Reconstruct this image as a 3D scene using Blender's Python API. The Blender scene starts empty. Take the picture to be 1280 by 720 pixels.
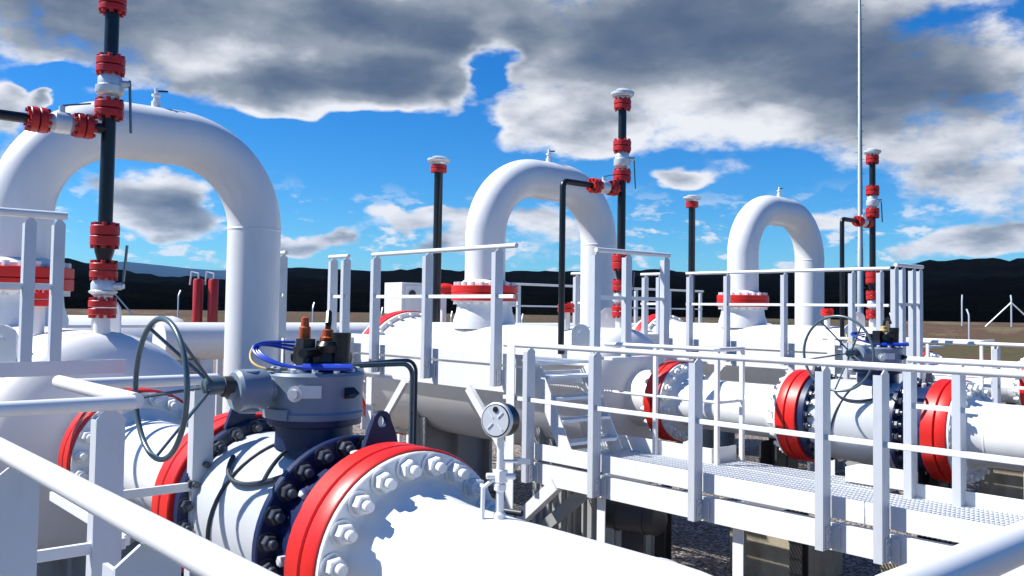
import bpy, math, random
from mathutils import Vector, Matrix, noise
R = math.radians
random.seed(7)
sc = bpy.context.scene
COL = sc.collection

# ------------------------------------------------------------------ camera
cam_d = bpy.data.cameras.new('camera'); cam = bpy.data.objects.new('camera', cam_d); COL.objects.link(cam); sc.camera = cam
YAW, PITCH, ROLL = 0.8504, 0.0421, 0.0146
fw = Vector((-math.sin(YAW), math.cos(YAW), 0)); rt = Vector((math.cos(YAW), math.sin(YAW), 0)); up = Vector((0, 0, 1))
w_ = fw*math.cos(PITCH) + up*math.sin(PITCH); u_ = up*math.cos(PITCH) - fw*math.sin(PITCH)
r3 = rt*math.cos(ROLL) + u_*math.sin(ROLL); u3 = u_*math.cos(ROLL) - rt*math.sin(ROLL)
mat = Matrix((r3, u3, -w_)).transposed().to_4x4(); mat.translation = Vector((3.39, -8.17, 2.658)); cam.matrix_world = mat
cam_d.sensor_width = 36.0; cam_d.lens = 36.0*1125.78/1280; cam_d.shift_y = -20.65/1280
cam_d.clip_start = 0.05; cam_d.clip_end = 30000

# ------------------------------------------------------------------ sky and sun
SUN = Vector((-.45, -.47, .74)).normalized()
SUN_EL = math.asin(SUN.z); SUN_AZ = math.atan2(SUN.x, SUN.y)
sc.view_settings.view_transform = 'Standard'; sc.view_settings.look = 'None'
sc.view_settings.exposure = 0.72; sc.view_settings.gamma = 1.0; sc.view_settings.use_curve_mapping = False
sd = bpy.data.lights.new('sun', 'SUN'); sd.energy = 5.0; sd.angle = R(.5); sd.color = (1.0, .97, .91)
so = bpy.data.objects.new('sun', sd); COL.objects.link(so); so.rotation_euler = (-SUN).to_track_quat('-Z', 'Y').to_euler(); so.location = (-30, -20, 30)

W = bpy.data.worlds.new('World'); sc.world = W; W.use_nodes = True
nt = W.node_tree; nt.nodes.clear()
class NB:
    """small node builder"""
    def __init__(s, nt): s.nt = nt
    def n(s, t, **k):
        o = s.nt.nodes.new(t)
        for a, v in k.items(): setattr(o, a, v)
        return o
    def put(s, sock, v):
        if isinstance(v, bpy.types.NodeSocket): s.nt.links.new(v, sock)
        else: sock.default_value = v
    def m(s, op, a, b=None, c=None, clamp=False):
        o = s.n('ShaderNodeMath', operation=op, use_clamp=clamp); s.put(o.inputs[0], a)
        if b is not None: s.put(o.inputs[1], b)
        if c is not None: s.put(o.inputs[2], c)
        return o.outputs[0]
    def vm(s, op, a, b):
        o = s.n('ShaderNodeVectorMath', operation=op); s.put(o.inputs[0], a); s.put(o.inputs[1], b)
        return o.outputs[0]
    def mr(s, v, a, b, c=0., d=1., kind='SMOOTHSTEP'):
        o = s.n('ShaderNodeMapRange', interpolation_type=kind)
        for i, x in enumerate((v, a, b, c, d)): s.put(o.inputs[i], x)
        return o.outputs[0]
    def noise(s, vec, scale, detail=6, rough=.55, lac=2.0, dist=0.):
        o = s.n('ShaderNodeTexNoise'); s.put(o.inputs['Vector'], vec); s.put(o.inputs['Scale'], scale); s.put(o.inputs['Detail'], detail)
        s.put(o.inputs['Roughness'], rough); s.put(o.inputs['Lacunarity'], lac); s.put(o.inputs['Distortion'], dist)
        return o.outputs['Fac']
    def mix(s, f, a, b, kind='MIX'):
        o = s.n('ShaderNodeMix', data_type='RGBA', blend_type=kind); s.put(o.inputs[0], f); s.put(o.inputs[6], a); s.put(o.inputs[7], b)
        return o.outputs[2]
    def ramp(s, f, stops):
        o = s.n('ShaderNodeValToRGB'); s.put(o.inputs[0], f); e = o.color_ramp.elements
        while len(e) < len(stops): e.new(.5)
        for i, (p, c) in enumerate(stops): e[i].position = p; e[i].color = (*c, 1)
        return o.outputs[0]
b = NB(nt)
tc = b.n('ShaderNodeTexCoord'); sep = b.n('ShaderNodeSeparateXYZ'); b.put(sep.inputs[0], tc.outputs['Generated'])
dx, dy, dz = sep.outputs
az = b.m('MULTIPLY', b.m('ARCTAN2', dx, dy), 57.2958); el = b.m('MULTIPLY', b.m('ARCSINE', dz), 57.2958)
sky = b.n('ShaderNodeTexSky', sky_type='NISHITA', sun_disc=False, sun_elevation=SUN_EL, sun_rotation=SUN_AZ, altitude=900, air_density=1.0, dust_density=.6, ozone_density=3.0)
hs = b.n('ShaderNodeHueSaturation'); b.put(hs.inputs['Saturation'], 1.42); b.put(hs.inputs['Value'], .98); b.put(hs.inputs['Color'], sky.outputs[0])
tint = b.mix(1.0, hs.outputs[0], (.44, .90, 1.17, 1), 'MULTIPLY')
# cloud banks: soft ellipses in azimuth / elevation (degrees), warped and broken up by noise
zc = b.m('ADD', b.m('MAXIMUM', dz, 0.0), .16)
cv = b.n('ShaderNodeCombineXYZ'); b.put(cv.inputs[0], b.m('DIVIDE', dx, zc)); b.put(cv.inputs[1], b.m('DIVIDE', dy, zc)); cvec = cv.outputs[0]
f1 = b.noise(cvec, 1.0, 8, .55)
f2 = b.noise(b.vm('ADD', cvec, (7.3, 2.1, 0.)), 1.5, 5, .5)
sph = b.vm('MULTIPLY', tc.outputs['Generated'], (1., 1., 2.0))
f3 = b.noise(sph, 11.0, 10, .60)
f4 = b.noise(b.vm('ADD', sph, (3.1, 5.2, 1.7)), 7.0, 4, .5)
f5 = b.noise(b.vm('ADD', sph, (8.1, 1.2, 4.7)), 7.0, 4, .5)
azw = b.m('ADD', az, b.m('MULTIPLY_ADD', f4, 11., -5.5)); elw = b.m('ADD', el, b.m('MULTIPLY_ADD', f5, 5., -2.5))
BANKS = [(-66.9,16.3,16.9,4.2,.88),(-59.5,13.3,6.9,1.8,0.80),(-55.1,18.3,6.6,2.8,0.60),(-35.8,16.6,16.3,5.9,.86),(-45.8,11.7,5.6,1.7,0.75),(-25.2,10.6,10.3,3.6,0.62),
 (-21.0,6.1,4.4,2.2,0.55),(-78.5,11.1,1.9,1.9,0.80),(-76.2,11.4,0.6,0.5,0.70),(-71.5,6.6,4.3,1.2,0.90),(-69.1,5.0,2.7,1.0,0.65),(-61.3,4.1,2.9,0.6,0.75),(-62.3,7.6,2.0,0.9,0.75),
 (-55.9,5.8,2.8,0.7,0.70),(-38.2,8.6,2.1,0.8,0.90),(-52.3,4.9,2.5,0.9,0.65),(-22.7,4.1,4.5,0.8,0.65),(-30.1,5.7,2.7,0.7,0.50),(-52.0,12.9,2.3,1.1,0.70),(-77.4,8.4,2.4,1.1,0.50),
 (-46.7,5.5,3.1,1.3,0.65),(-48.8,4.2,24.0,1.6,0.30),(-59.5,9.2,7.4,2.7,-0.80),(-51.8,13.2,1.8,4.4,-0.85),(-38.2,7.0,5.9,1.5,-0.50),(-76.4,12.7,2.8,0.8,-0.90),(-28.2,4.4,2.7,1.0,-0.30)]

den = b.m('ADD', -.36, 0.)
for a0, e0, ra, re, wt in BANKS:
    x = b.m('MULTIPLY', b.m('SUBTRACT', azw, a0), 1/ra); y = b.m('MULTIPLY', b.m('SUBTRACT', elw, e0), 1/re)
    d = b.m('SQRT', b.m('MULTIPLY_ADD', x, x, b.m('MULTIPLY', y, y)))
    den = b.m('ADD', den, b.mr(d, 1.5, .3, 0., wt))
core = den
den = b.m('ADD', den, b.m('MULTIPLY_ADD', f3, 1.5, -.75))
alpha = b.mr(den, -.06, .30)
# white at thin edges, blue-grey where the bank is deep, slow variation across it
dep = b.m('MULTIPLY', b.m('ADD', b.m('MULTIPLY', core, .50), b.m('MULTIPLY', den, .26)), b.mr(el, 5., 12., .42, .95))
var = b.m('MULTIPLY', b.m('MULTIPLY_ADD', f2, 1.7, -.85), b.mr(core, -.05, .5))
lum = b.m('ADD', dep, b.m('ADD', var, b.m('MULTIPLY_ADD', f3, -1.0, .52)))
for a0, e0, ra, re, wt in [(-25.5,14.6,8.5,3,.34), (-77,16.8,7,3,.30), (-38,16.5,7,3,.10), (-46,11.6,5.5,1.9,-.20), (-59,12.8,5.5,1.5,-.18), (-22,10.3,5,2.2,-.12), (-60,17,6,2,-.14), (-36,11.8,4,1.6,-.12), (-70,14.5,5,2,-.1)]:
    x = b.m('MULTIPLY', b.m('SUBTRACT', azw, a0), 1/ra); y = b.m('MULTIPLY', b.m('SUBTRACT', elw, e0), 1/re)
    lum = b.m('ADD', lum, b.mr(b.m('SQRT', b.m('MULTIPLY_ADD', x, x, b.m('MULTIPLY', y, y))), 1.5, .2, 0., wt))
# low fair-weather puffs over the horizon
puff = b.noise(b.vm('MULTIPLY', tc.outputs['Generated'], (1., 1., 2.6)), 21., 9, .6)
band = b.m('MULTIPLY', b.mr(el, .6, 2.5), b.mr(el, 8.5, 4.5))
pa = b.m('MULTIPLY', b.mr(puff, .52, .62), b.m('MULTIPLY', band, .85))
cloud = b.ramp(lum, [(0.0, (7.0, 7.1, 7.4)), (.12, (5.4, 5.6, 6.1)), (.32, (2.5, 2.85, 3.4)), (.58, (1.1, 1.45, 2.1)), (.85, (.52, .88, 1.65))])
skyc = b.mix(alpha, b.mix(pa, tint, b.ramp(puff, [(.5, (5.2, 5.8, 6.6)), (.62, (7.2, 7.4, 7.7)), (.75, (5.0, 5.3, 6.0))])), cloud)
bg = b.n('ShaderNodeBackground'); b.put(bg.inputs[0], skyc); b.put(bg.inputs[1], .077)
out = b.n('ShaderNodeOutputWorld'); nt.links.new(bg.outputs[0], out.inputs[0])

# ------------------------------------------------------------------ materials
def material(name):
    m = bpy.data.materials.new(name); m.use_nodes = True; n = m.node_tree; n.nodes.clear(); q = NB(n)
    p = q.n('ShaderNodeBsdfPrincipled'); o = q.n('ShaderNodeOutputMaterial'); n.links.new(p.outputs[0], o.inputs[0])
    t = q.n('ShaderNodeTexCoord')
    return m, q, p, t.outputs['Object']
def bump(q, p, h, strength, dist):
    o = q.n('ShaderNodeBump'); q.put(o.inputs['Strength'], strength); q.put(o.inputs['Distance'], dist); q.put(o.inputs['Height'], h); q.put(p.inputs['Normal'], o.outputs[0])
def paint(name, c, rough=.4, metal=0., dirt=.12, dirtc=None, scale=3., peel=.03, coat=0.):
    m, q, p, v = material(name)
    d = q.noise(v, scale, 8, .62); d2 = q.noise(q.vm('MULTIPLY', v, (1., 1., .18)), scale*5, 6, .6)
    f = q.m('MULTIPLY', q.mr(q.m('MULTIPLY_ADD', d2, .45, q.m('MULTIPLY', d, .55)), .46, .72), dirt)
    dc = dirtc or tuple(x*.55 for x in c)
    q.put(p.inputs['Base Color'], q.mix(f, (*c, 1), (*dc, 1)))
    q.put(p.inputs['Roughness'], q.m('MULTIPLY_ADD', d, .22, rough - .11)); q.put(p.inputs['Metallic'], metal)
    q.put(p.inputs['Coat Weight'], coat)
    bump(q, p, q.noise(v, 60, 4, .6), peel, .004)
    return m
MT = dict(
 white=paint('white_paint', (.74, .74, .73), .36, dirt=.22, dirtc=(.55, .52, .47), scale=2.2),
 post=paint('greyish_post_paint', (.56, .59, .63), .45, metal=.1, dirt=.3, dirtc=(.38, .38, .37), scale=6),
 pipe=paint('white_pipe_paint', (.75, .75, .74), .33, dirt=.24, dirtc=(.52, .50, .46), scale=1.7),
 shell=paint('white_vessel_paint', (.73, .73, .72), .42, dirt=.32, dirtc=(.55, .53, .48), scale=.9),
 red=paint('red_paint', (.64, .011, .005), .42, dirt=.6),
 rred=paint('riser_flange_red', (.46, .010, .007), .42, dirt=.4, dirtc=(.25, .01, .01)),
 dred=paint('dark_red_paint', (.42, .012, .01), .4, dirt=.3, dirtc=(.2, .01, .01)),
 black=paint('black_paint', (.006, .006, .007), .34, dirt=.3, dirtc=(.03, .03, .03)),
 navy=paint('dark_blue_black_paint', (.004, .015, .068), .40, dirt=.3, dirtc=(.012, .02, .04)),
 body=paint('light_grey_paint', (.50, .52, .54), .4, dirt=.25, dirtc=(.35, .35, .35)),
 gear=paint('blue_grey_paint', (.19, .245, .315), .38, dirt=.3, dirtc=(.11, .13, .16)),
 wheel=paint('handwheel_grey', (.085, .125, .145), .3, metal=.2, dirt=.3),
 silver=paint('cast_silver', (.66, .68, .69), .36, metal=.35, dirt=.35, peel=.1),
 chrome=paint('polished_steel', (.7, .7, .7), .2, metal=1., dirt=.2),
 galv=paint('galvanised_steel', (.60, .63, .66), .45, metal=.35, dirt=.35, scale=9),
 grate=paint('galvanised_grating', (.72, .75, .78), .5, metal=.0, dirt=.2, scale=9),
 bolt=paint('bolt_zinc', (.66, .67, .68), .38, metal=.3, dirt=.3),
 dbolt=paint('dark_bolt', (.07, .08, .10), .35, metal=.4, dirt=.3),
 cable=paint('dark_cable', (.02, .03, .045), .45), blue=paint('blue_cable', (.01, .05, .45), .35), yellow=paint('cream_cable', (.6, .42, .15), .45),
 orange=paint('orange_plastic', (.42, .075, .012), .35), label=paint('plate_print', (.09, .09, .10), .5, dirt=.6, dirtc=(.4, .4, .4), scale=30),
 steel=paint('dark_support_steel', (.03, .03, .032), .55, dirt=.5, dirtc=(.08, .06, .05)), support=paint('grey_support_paint', (.33, .34, .34), .5, dirt=.4, dirtc=(.2, .19, .17)),
 mast=paint('mast_galvanised', (.28, .33, .36), .5, metal=.3),
)
def concrete():
    m, q, p, v = material('concrete')
    a = q.noise(v, 2.2, 8, .65); c = q.noise(q.vm('MULTIPLY', v, (1, 1, .3)), 6, 6, .6)
    q.put(p.inputs['Base Color'], q.ramp(q.m('MULTIPLY_ADD', a, .6, q.m('MULTIPLY', c, .4)), [(.3, (.20, .165, .115)), (.5, (.36, .31, .23)), (.72, (.48, .43, .34))]))
    q.put(p.inputs['Roughness'], .9); bump(q, p, q.noise(v, 45, 6, .7), .5, .01); return m
MT['concrete'] = concrete()
def gravel():
    m, q, p, v = material('gravel')
    vo = q.n('ShaderNodeTexVoronoi'); q.put(vo.inputs['Vector'], v); q.put(vo.inputs['Scale'], 26.)
    vo2 = q.n('ShaderNodeTexVoronoi'); q.put(vo2.inputs['Vector'], v); q.put(vo2.inputs['Scale'], 60.)
    se = q.n('ShaderNodeSeparateColor'); q.put(se.inputs[0], vo.outputs['Color'])
    c = q.ramp(se.outputs[0], [(0., (.20, .15, .125)), (.4, (.36, .29, .245)), (.75, (.50, .42, .37)), (1., (.70, .64, .59))])
    c = q.mix(q.mr(q.noise(v, .7, 5), .4, .7, 0., .5), c, (.22, .17, .13, 1))
    c = q.mix(q.mr(vo.outputs['Distance'], .35, .75, 0., .8), c, (.04, .035, .03, 1))
    q.put(p.inputs['Base Color'], c); q.put(p.inputs['Roughness'], .95)
    h = q.m('MULTIPLY_ADD', vo.outputs['Distance'], -1., q.m('MULTIPLY', vo2.outputs['Distance'], -.4))
    bump(q, p, h, 1., .05); return m
MT['gravel'] = gravel()
def field():
    m, q, p, v = material('dry_grassland')
    c = q.ramp(q.noise(q.vm('MULTIPLY', v, (1., 1., 0.)), .12, 9, .7), [(.34, (.025, .024, .008)), (.45, (.065, .056, .018)), (.53, (.085, .040, .022)), (.62, (.14, .115, .055))])
    q.put(p.inputs['Base Color'], c); q.put(p.inputs['Roughness'], 1.); bump(q, p, q.noise(v, 3, 8, .7), .6, .3); return m
MT['field'] = field()
def forest(name, stops, sc1):
    m, q, p, v = material(name)
    c = q.ramp(q.m('MULTIPLY_ADD', q.noise(v, sc1, 10, .72), .6, q.m('MULTIPLY', q.noise(v, sc1*.12, 6, .6), .4)), stops)
    q.put(p.inputs['Base Color'], c); q.put(p.inputs['Roughness'], 1.); q.put(p.inputs['Specular IOR Level'], .0)
    bump(q, p, q.noise(v, sc1*1.5, 8, .75), .9, 4.); return m
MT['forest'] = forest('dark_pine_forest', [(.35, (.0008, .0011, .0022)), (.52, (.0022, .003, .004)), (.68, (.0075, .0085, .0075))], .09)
MT['far'] = forest('far_ridge_haze_blue', [(.3, (.008, .022, .045)), (.7, (.02, .035, .06))], .004)  # blue of the distant haze is partly put into the ridge colour

# ------------------------------------------------------------------ mesh helpers
ORG = {}
def basis(ax):
    ax = Vector(ax).normalized(); t = Vector((0, 0, 1)) if abs(ax.z) < .9 else Vector((1, 0, 0))
    u = t.cross(ax).normalized(); return ax, u, ax.cross(u)
class M:
    def __init__(s): s.v = []; s.f = []
    def add(s, vs, fs):
        o = len(s.v); s.v += [Vector(p) for p in vs]; s.f += [tuple(i + o for i in f) for f in fs]; return s
    def box(s, x0, x1, y0, y1, z0, z1):
        x0, x1 = sorted((x0, x1)); y0, y1 = sorted((y0, y1)); z0, z1 = sorted((z0, z1))
        return s.add([(x0,y0,z0),(x1,y0,z0),(x1,y1,z0),(x0,y1,z0),(x0,y0,z1),(x1,y0,z1),(x1,y1,z1),(x0,y1,z1)],
                     [(0,3,2,1),(4,5,6,7),(0,1,5,4),(1,2,6,5),(2,3,7,6),(3,0,4,7)])
    def beam(s, p0, p1, w, h, side=None):
        p0, p1 = Vector(p0), Vector(p1); a = (p1-p0).normalized()
        if side is None: _, u, v = basis(a)
        else: u = Vector(side).normalized(); v = a.cross(u).normalized()
        u, v = u*w/2, v*h/2
        vs = [p+su*u+sv*v for p in (p0, p1) for su, sv in ((-1,-1),(1,-1),(1,1),(-1,1))]
        return s.add(vs, [(0,3,2,1),(4,5,6,7),(0,1,5,4),(1,2,6,5),(2,3,7,6),(3,0,4,7)])
    def tube(s, path, r, n=14, cap=True):
        P = [Vector(p) for p in path]; T = []
        for i in range(len(P)):
            a = P[max(0, i-1)]; c = P[min(len(P)-1, i+1)]; T.append((c-a).normalized())
        _, u, _ = basis(T[0]); vs = []; fs = []
        for i, p in enumerate(P):
            u = (u - T[i]*u.dot(T[i])).normalized(); v = T[i].cross(u)
            rr = r[i] if isinstance(r, (list, tuple)) else r
            vs += [p + (u*math.cos(2*math.pi*k/n) + v*math.sin(2*math.pi*k/n))*rr for k in range(n)]
        for i in range(len(P)-1):
            for k in range(n):
                k2 = (k+1) % n; fs.append((i*n+k, i*n+k2, (i+1)*n+k2, (i+1)*n+k))
        if cap: fs += [tuple(range(n-1, -1, -1)), tuple((len(P)-1)*n+k for k in range(n))]
        return s.add(vs, fs)
    def lathe(s, prof, o, ax, n=32, cap=True):
        o = Vector(o); a, u, v = basis(ax); vs = []; fs = []
        for t, r in prof: vs += [o + a*t + (u*math.cos(2*math.pi*k/n) + v*math.sin(2*math.pi*k/n))*max(r, 1e-4) for k in range(n)]
        for i in range(len(prof)-1):
            for k in range(n):
                k2 = (k+1) % n; fs.append((i*n+k, i*n+k2, (i+1)*n+k2, (i+1)*n+k))
        if cap: fs += [tuple(range(n-1, -1, -1)), tuple((len(prof)-1)*n+k for k in range(n))]
        return s.add(vs, fs)
    def disc(s, o, ax, t0, t1, r, n=32, ch=.006): return s.lathe([(t0, r-ch), (t0+ch, r), (t1-ch, r), (t1, r-ch)], o, ax, n)
    def torus(s, c, ax, R_, r, n=56, k=12):
        c = Vector(c); a, u, v = basis(ax); vs = []; fs = []
        for i in range(n):
            t = 2*math.pi*i/n; d = u*math.cos(t)+v*math.sin(t)
            for j in range(k):
                q = 2*math.pi*j/k; vs.append(c + d*(R_+r*math.cos(q)) + a*r*math.sin(q))
        for i in range(n):
            for j in range(k):
                i2, j2 = (i+1) % n, (j+1) % k; fs.append((i*k+j, i2*k+j, i2*k+j2, i*k+j2))
        return s.add(vs, fs)
    def prism(s, pts, o, u, v, th):
        o, u, v = Vector(o), Vector(u), Vector(v); nn = u.cross(v).normalized()*th; n = len(pts)
        a = [o+u*x+v*y-nn/2 for x, y in pts]; c = [p+nn for p in a]
        return s.add(a+c, [tuple(range(n-1, -1, -1)), tuple(range(n, 2*n))] + [(i, (i+1) % n, n+(i+1) % n, n+i) for i in range(n)])
    def bolts(s, o, ax, rc, n, rb, h, off=0.):
        """ring of small hex studs through a small flange"""
        a, u, v = basis(ax)
        for k in range(n):
            t = 2*math.pi*(k+.5)/n; p = Vector(o) + (u*math.cos(t)+v*math.sin(t))*rc
            s.lathe([(off, rb), (off+h, rb)], p, ax, 6)
        return s
    def build(s, name, m, parent=None, bevel=0., loc=None, smooth=True):
        me = bpy.data.meshes.new(name); off = ORG[parent] if parent else Vector(loc or (0, 0, 0))
        me.from_pydata([tuple(p-off) for p in s.v], [], s.f); me.materials.append(MT[m]); me.validate(); me.update()
        if smooth: me.shade_smooth(); me.set_sharp_from_angle(angle=R(38))
        o = bpy.data.objects.new(name, me); COL.objects.link(o)
        if parent: o.parent = parent
        else: o.location = off
        ORG[o] = off
        if bevel:
            bv = o.modifiers.new('edge', 'BEVEL'); bv.width = bevel; bv.segments = 2; bv.limit_method = 'ANGLE'; bv.angle_limit = R(50)
        return o
def tag(o, label=None, cat=None, group=None, kind=None):
    if label: o['label'] = label
    if cat: o['category'] = cat
    if group: o['group'] = group
    if kind: o['kind'] = kind
    return o
def thing(name, label, cat, loc, group=None):
    o = bpy.data.objects.new(name, None); COL.objects.link(o); o.location = loc; ORG[o] = Vector(loc); o.empty_display_size = .1
    return tag(o, label, cat, group)
def arc(c, u, v, r, a0, a1, n): return [Vector(c) + (Vector(u)*math.cos(R(a0+(a1-a0)*i/n)) + Vector(v)*math.sin(R(a0+(a1-a0)*i/n)))*r for i in range(n+1)]
def bezier(p, n=14):
    p = [Vector(q) for q in p]; o = []
    for i in range(n+1):
        t = i/n; q = p[:]
        while len(q) > 1: q = [q[k].lerp(q[k+1], t) for k in range(len(q)-1)]
        o.append(q[0])
    return o
def mesh_of(mb, name, m):
    me = bpy.data.meshes.new(name); me.from_pydata([tuple(p) for p in mb.v], [], mb.f); me.materials.append(MT[m]); me.shade_smooth(); me.set_sharp_from_angle(angle=R(35)); return me
nut = M().lathe([(0, .047), (.004, .05), (.006, .05)], (0,0,0), (1,0,0), 20); nut.lathe([(.006, .034), (.008, .0385), (.043, .0385), (.048, .033)], (0,0,0), (1,0,0), 6); nut.lathe([(.048, .021), (.078, .021), (.082, .017)], (0,0,0), (1,0,0), 14)
NUT = {k: mesh_of(nut, 'flange_bolt', k) for k in ('bolt', 'dbolt', 'white')}
def bolt_ring(parent, x, y, z, rc, n, sign, m='bolt', phase=.5, sc_=1.):
    for k in range(n):
        t = 2*math.pi*(k+phase)/n
        o = bpy.data.objects.new('flange_bolt', NUT[m]); COL.objects.link(o); o.parent = parent; o.scale = (sc_, sc_, sc_)
        o.location = Vector((x, y+rc*math.cos(t), z+rc*math.sin(t))) - ORG[parent]
        o.rotation_euler = (random.random()*1.05, 0, 0 if sign > 0 else math.pi)
        ORG[o] = Vector((0, 0, 0))

# ------------------------------------------------------------------ ground and hills
def terr(r):
    t = min(1, max(0, (r-38)/20)); return 2.25*t*t*(3-2*t) - min(8., max(0., (r-76)*.12))
g = M(); AZ = [R(a) for a in range(0, 360, 4)]; rad = [0.5, 6, 15, 28, 38, 42, 46, 50, 54, 58, 76, 84, 100, 130, 200, 600, 2500, 7000]
cx0, cy0 = -3, 0
vs = [(cx0+r*math.sin(a), cy0+r*math.cos(a), terr(r)) for r in rad for a in AZ]; n = len(AZ)
g.add(vs + [(cx0, cy0, 0)], [(i*n+k, i*n+(k+1) % n, (i+1)*n+(k+1) % n, (i+1)*n+k)[::-1] for i in range(len(rad)-1) for k in range(n)] + [(len(vs), (k+1) % n, k)[::-1] for k in range(n)])
tag(g.build('ground', 'field'), kind='structure')
gp = M(); N = 72
gp.add([(cx0+38*math.sin(2*math.pi*k/N), cy0+38*math.cos(2*math.pi*k/N), .004) for k in range(N)], [tuple(range(N-1, -1, -1))])
tag(gp.build('gravel_yard', 'gravel', smooth=False), kind='structure')
def interp(t, pts):
    for (a, x), (c, y) in zip(pts, pts[1:]):
        if a <= t <= c: return x + (y-x)*(t-a)/(c-a)
    return pts[0][1] if t < pts[0][0] else pts[-1][1]
SKYL = [(-130, 1.2), (-90, 2.2), (-78, 2.55), (-74.8, 2.4), (-72.5, 1.6), (-70, 1.45), (-66, 1.5), (-63, 2.3), (-58, 2.2), (-55, 2.05), (-52.8, 1.95), (-48, 2.25), (-45, 2.4), (-36, 2.5), (-28, 2.55), (-23.5, 2.8), (-19, 3.0), (-10, 3.5), (10, 2.6), (40, 1.5)]
def hillz(r, a):
    t = (r-70)/550.; top = 2.6 + 620*math.tan(R(interp(a, SKYL))); k = min(1., max(0., t)); z = 2.1 + (top-2.1)*k**1.05 * (1 if r <= 620 else .8)
    p = Vector((3.39+r*math.sin(R(a)), -8.17+r*math.cos(R(a)), 0))
    return z + (noise.noise(p*.012)*6 + noise.noise(p*.05)*2.0 + noise.noise(p*.3)*.7) * min(1., t*2.5) * (.2 if 500 < r < 750 else 1) + (1.1 if r >= 74 else 0)*(.7+.6*noise.noise(p*.25))
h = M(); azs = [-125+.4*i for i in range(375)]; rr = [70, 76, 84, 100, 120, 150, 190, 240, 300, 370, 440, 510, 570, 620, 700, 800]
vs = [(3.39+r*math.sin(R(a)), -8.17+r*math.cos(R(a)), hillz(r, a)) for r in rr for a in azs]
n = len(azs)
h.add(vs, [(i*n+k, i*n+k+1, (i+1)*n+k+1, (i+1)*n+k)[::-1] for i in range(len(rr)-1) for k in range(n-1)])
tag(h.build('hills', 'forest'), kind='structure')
fr = M(); azs = [-100+1.*i for i in range(100)]; rr = [3000, 4200, 5200, 6200]
vs = []
for j, r in enumerate(rr):
    for a in azs:
        p = Vector((r*math.sin(R(a)), r*math.cos(R(a)), 0)); hh = (0, .55, 1., .5)[j]*5200*math.tan(R(interp(a, [(-100, 1.4), (-80, 2.2), (-72, 2.5), (-68, 2.2), (-60, 2.1), (-54, 2.5), (-50, 2.4), (-40, 1.8), (0, 1.2)])))
        vs.append((p.x, p.y, hh*(1+.07*noise.noise(p*.0012)+.03*noise.noise(p*.006))))
n = len(azs)
fr.add(vs, [(i*n+k, i*n+k+1, (i+1)*n+k+1, (i+1)*n+k)[::-1] for i in range(len(rr)-1) for k in range(n-1)])
tag(fr.build('distant_hills', 'far'), kind='structure')

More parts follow.
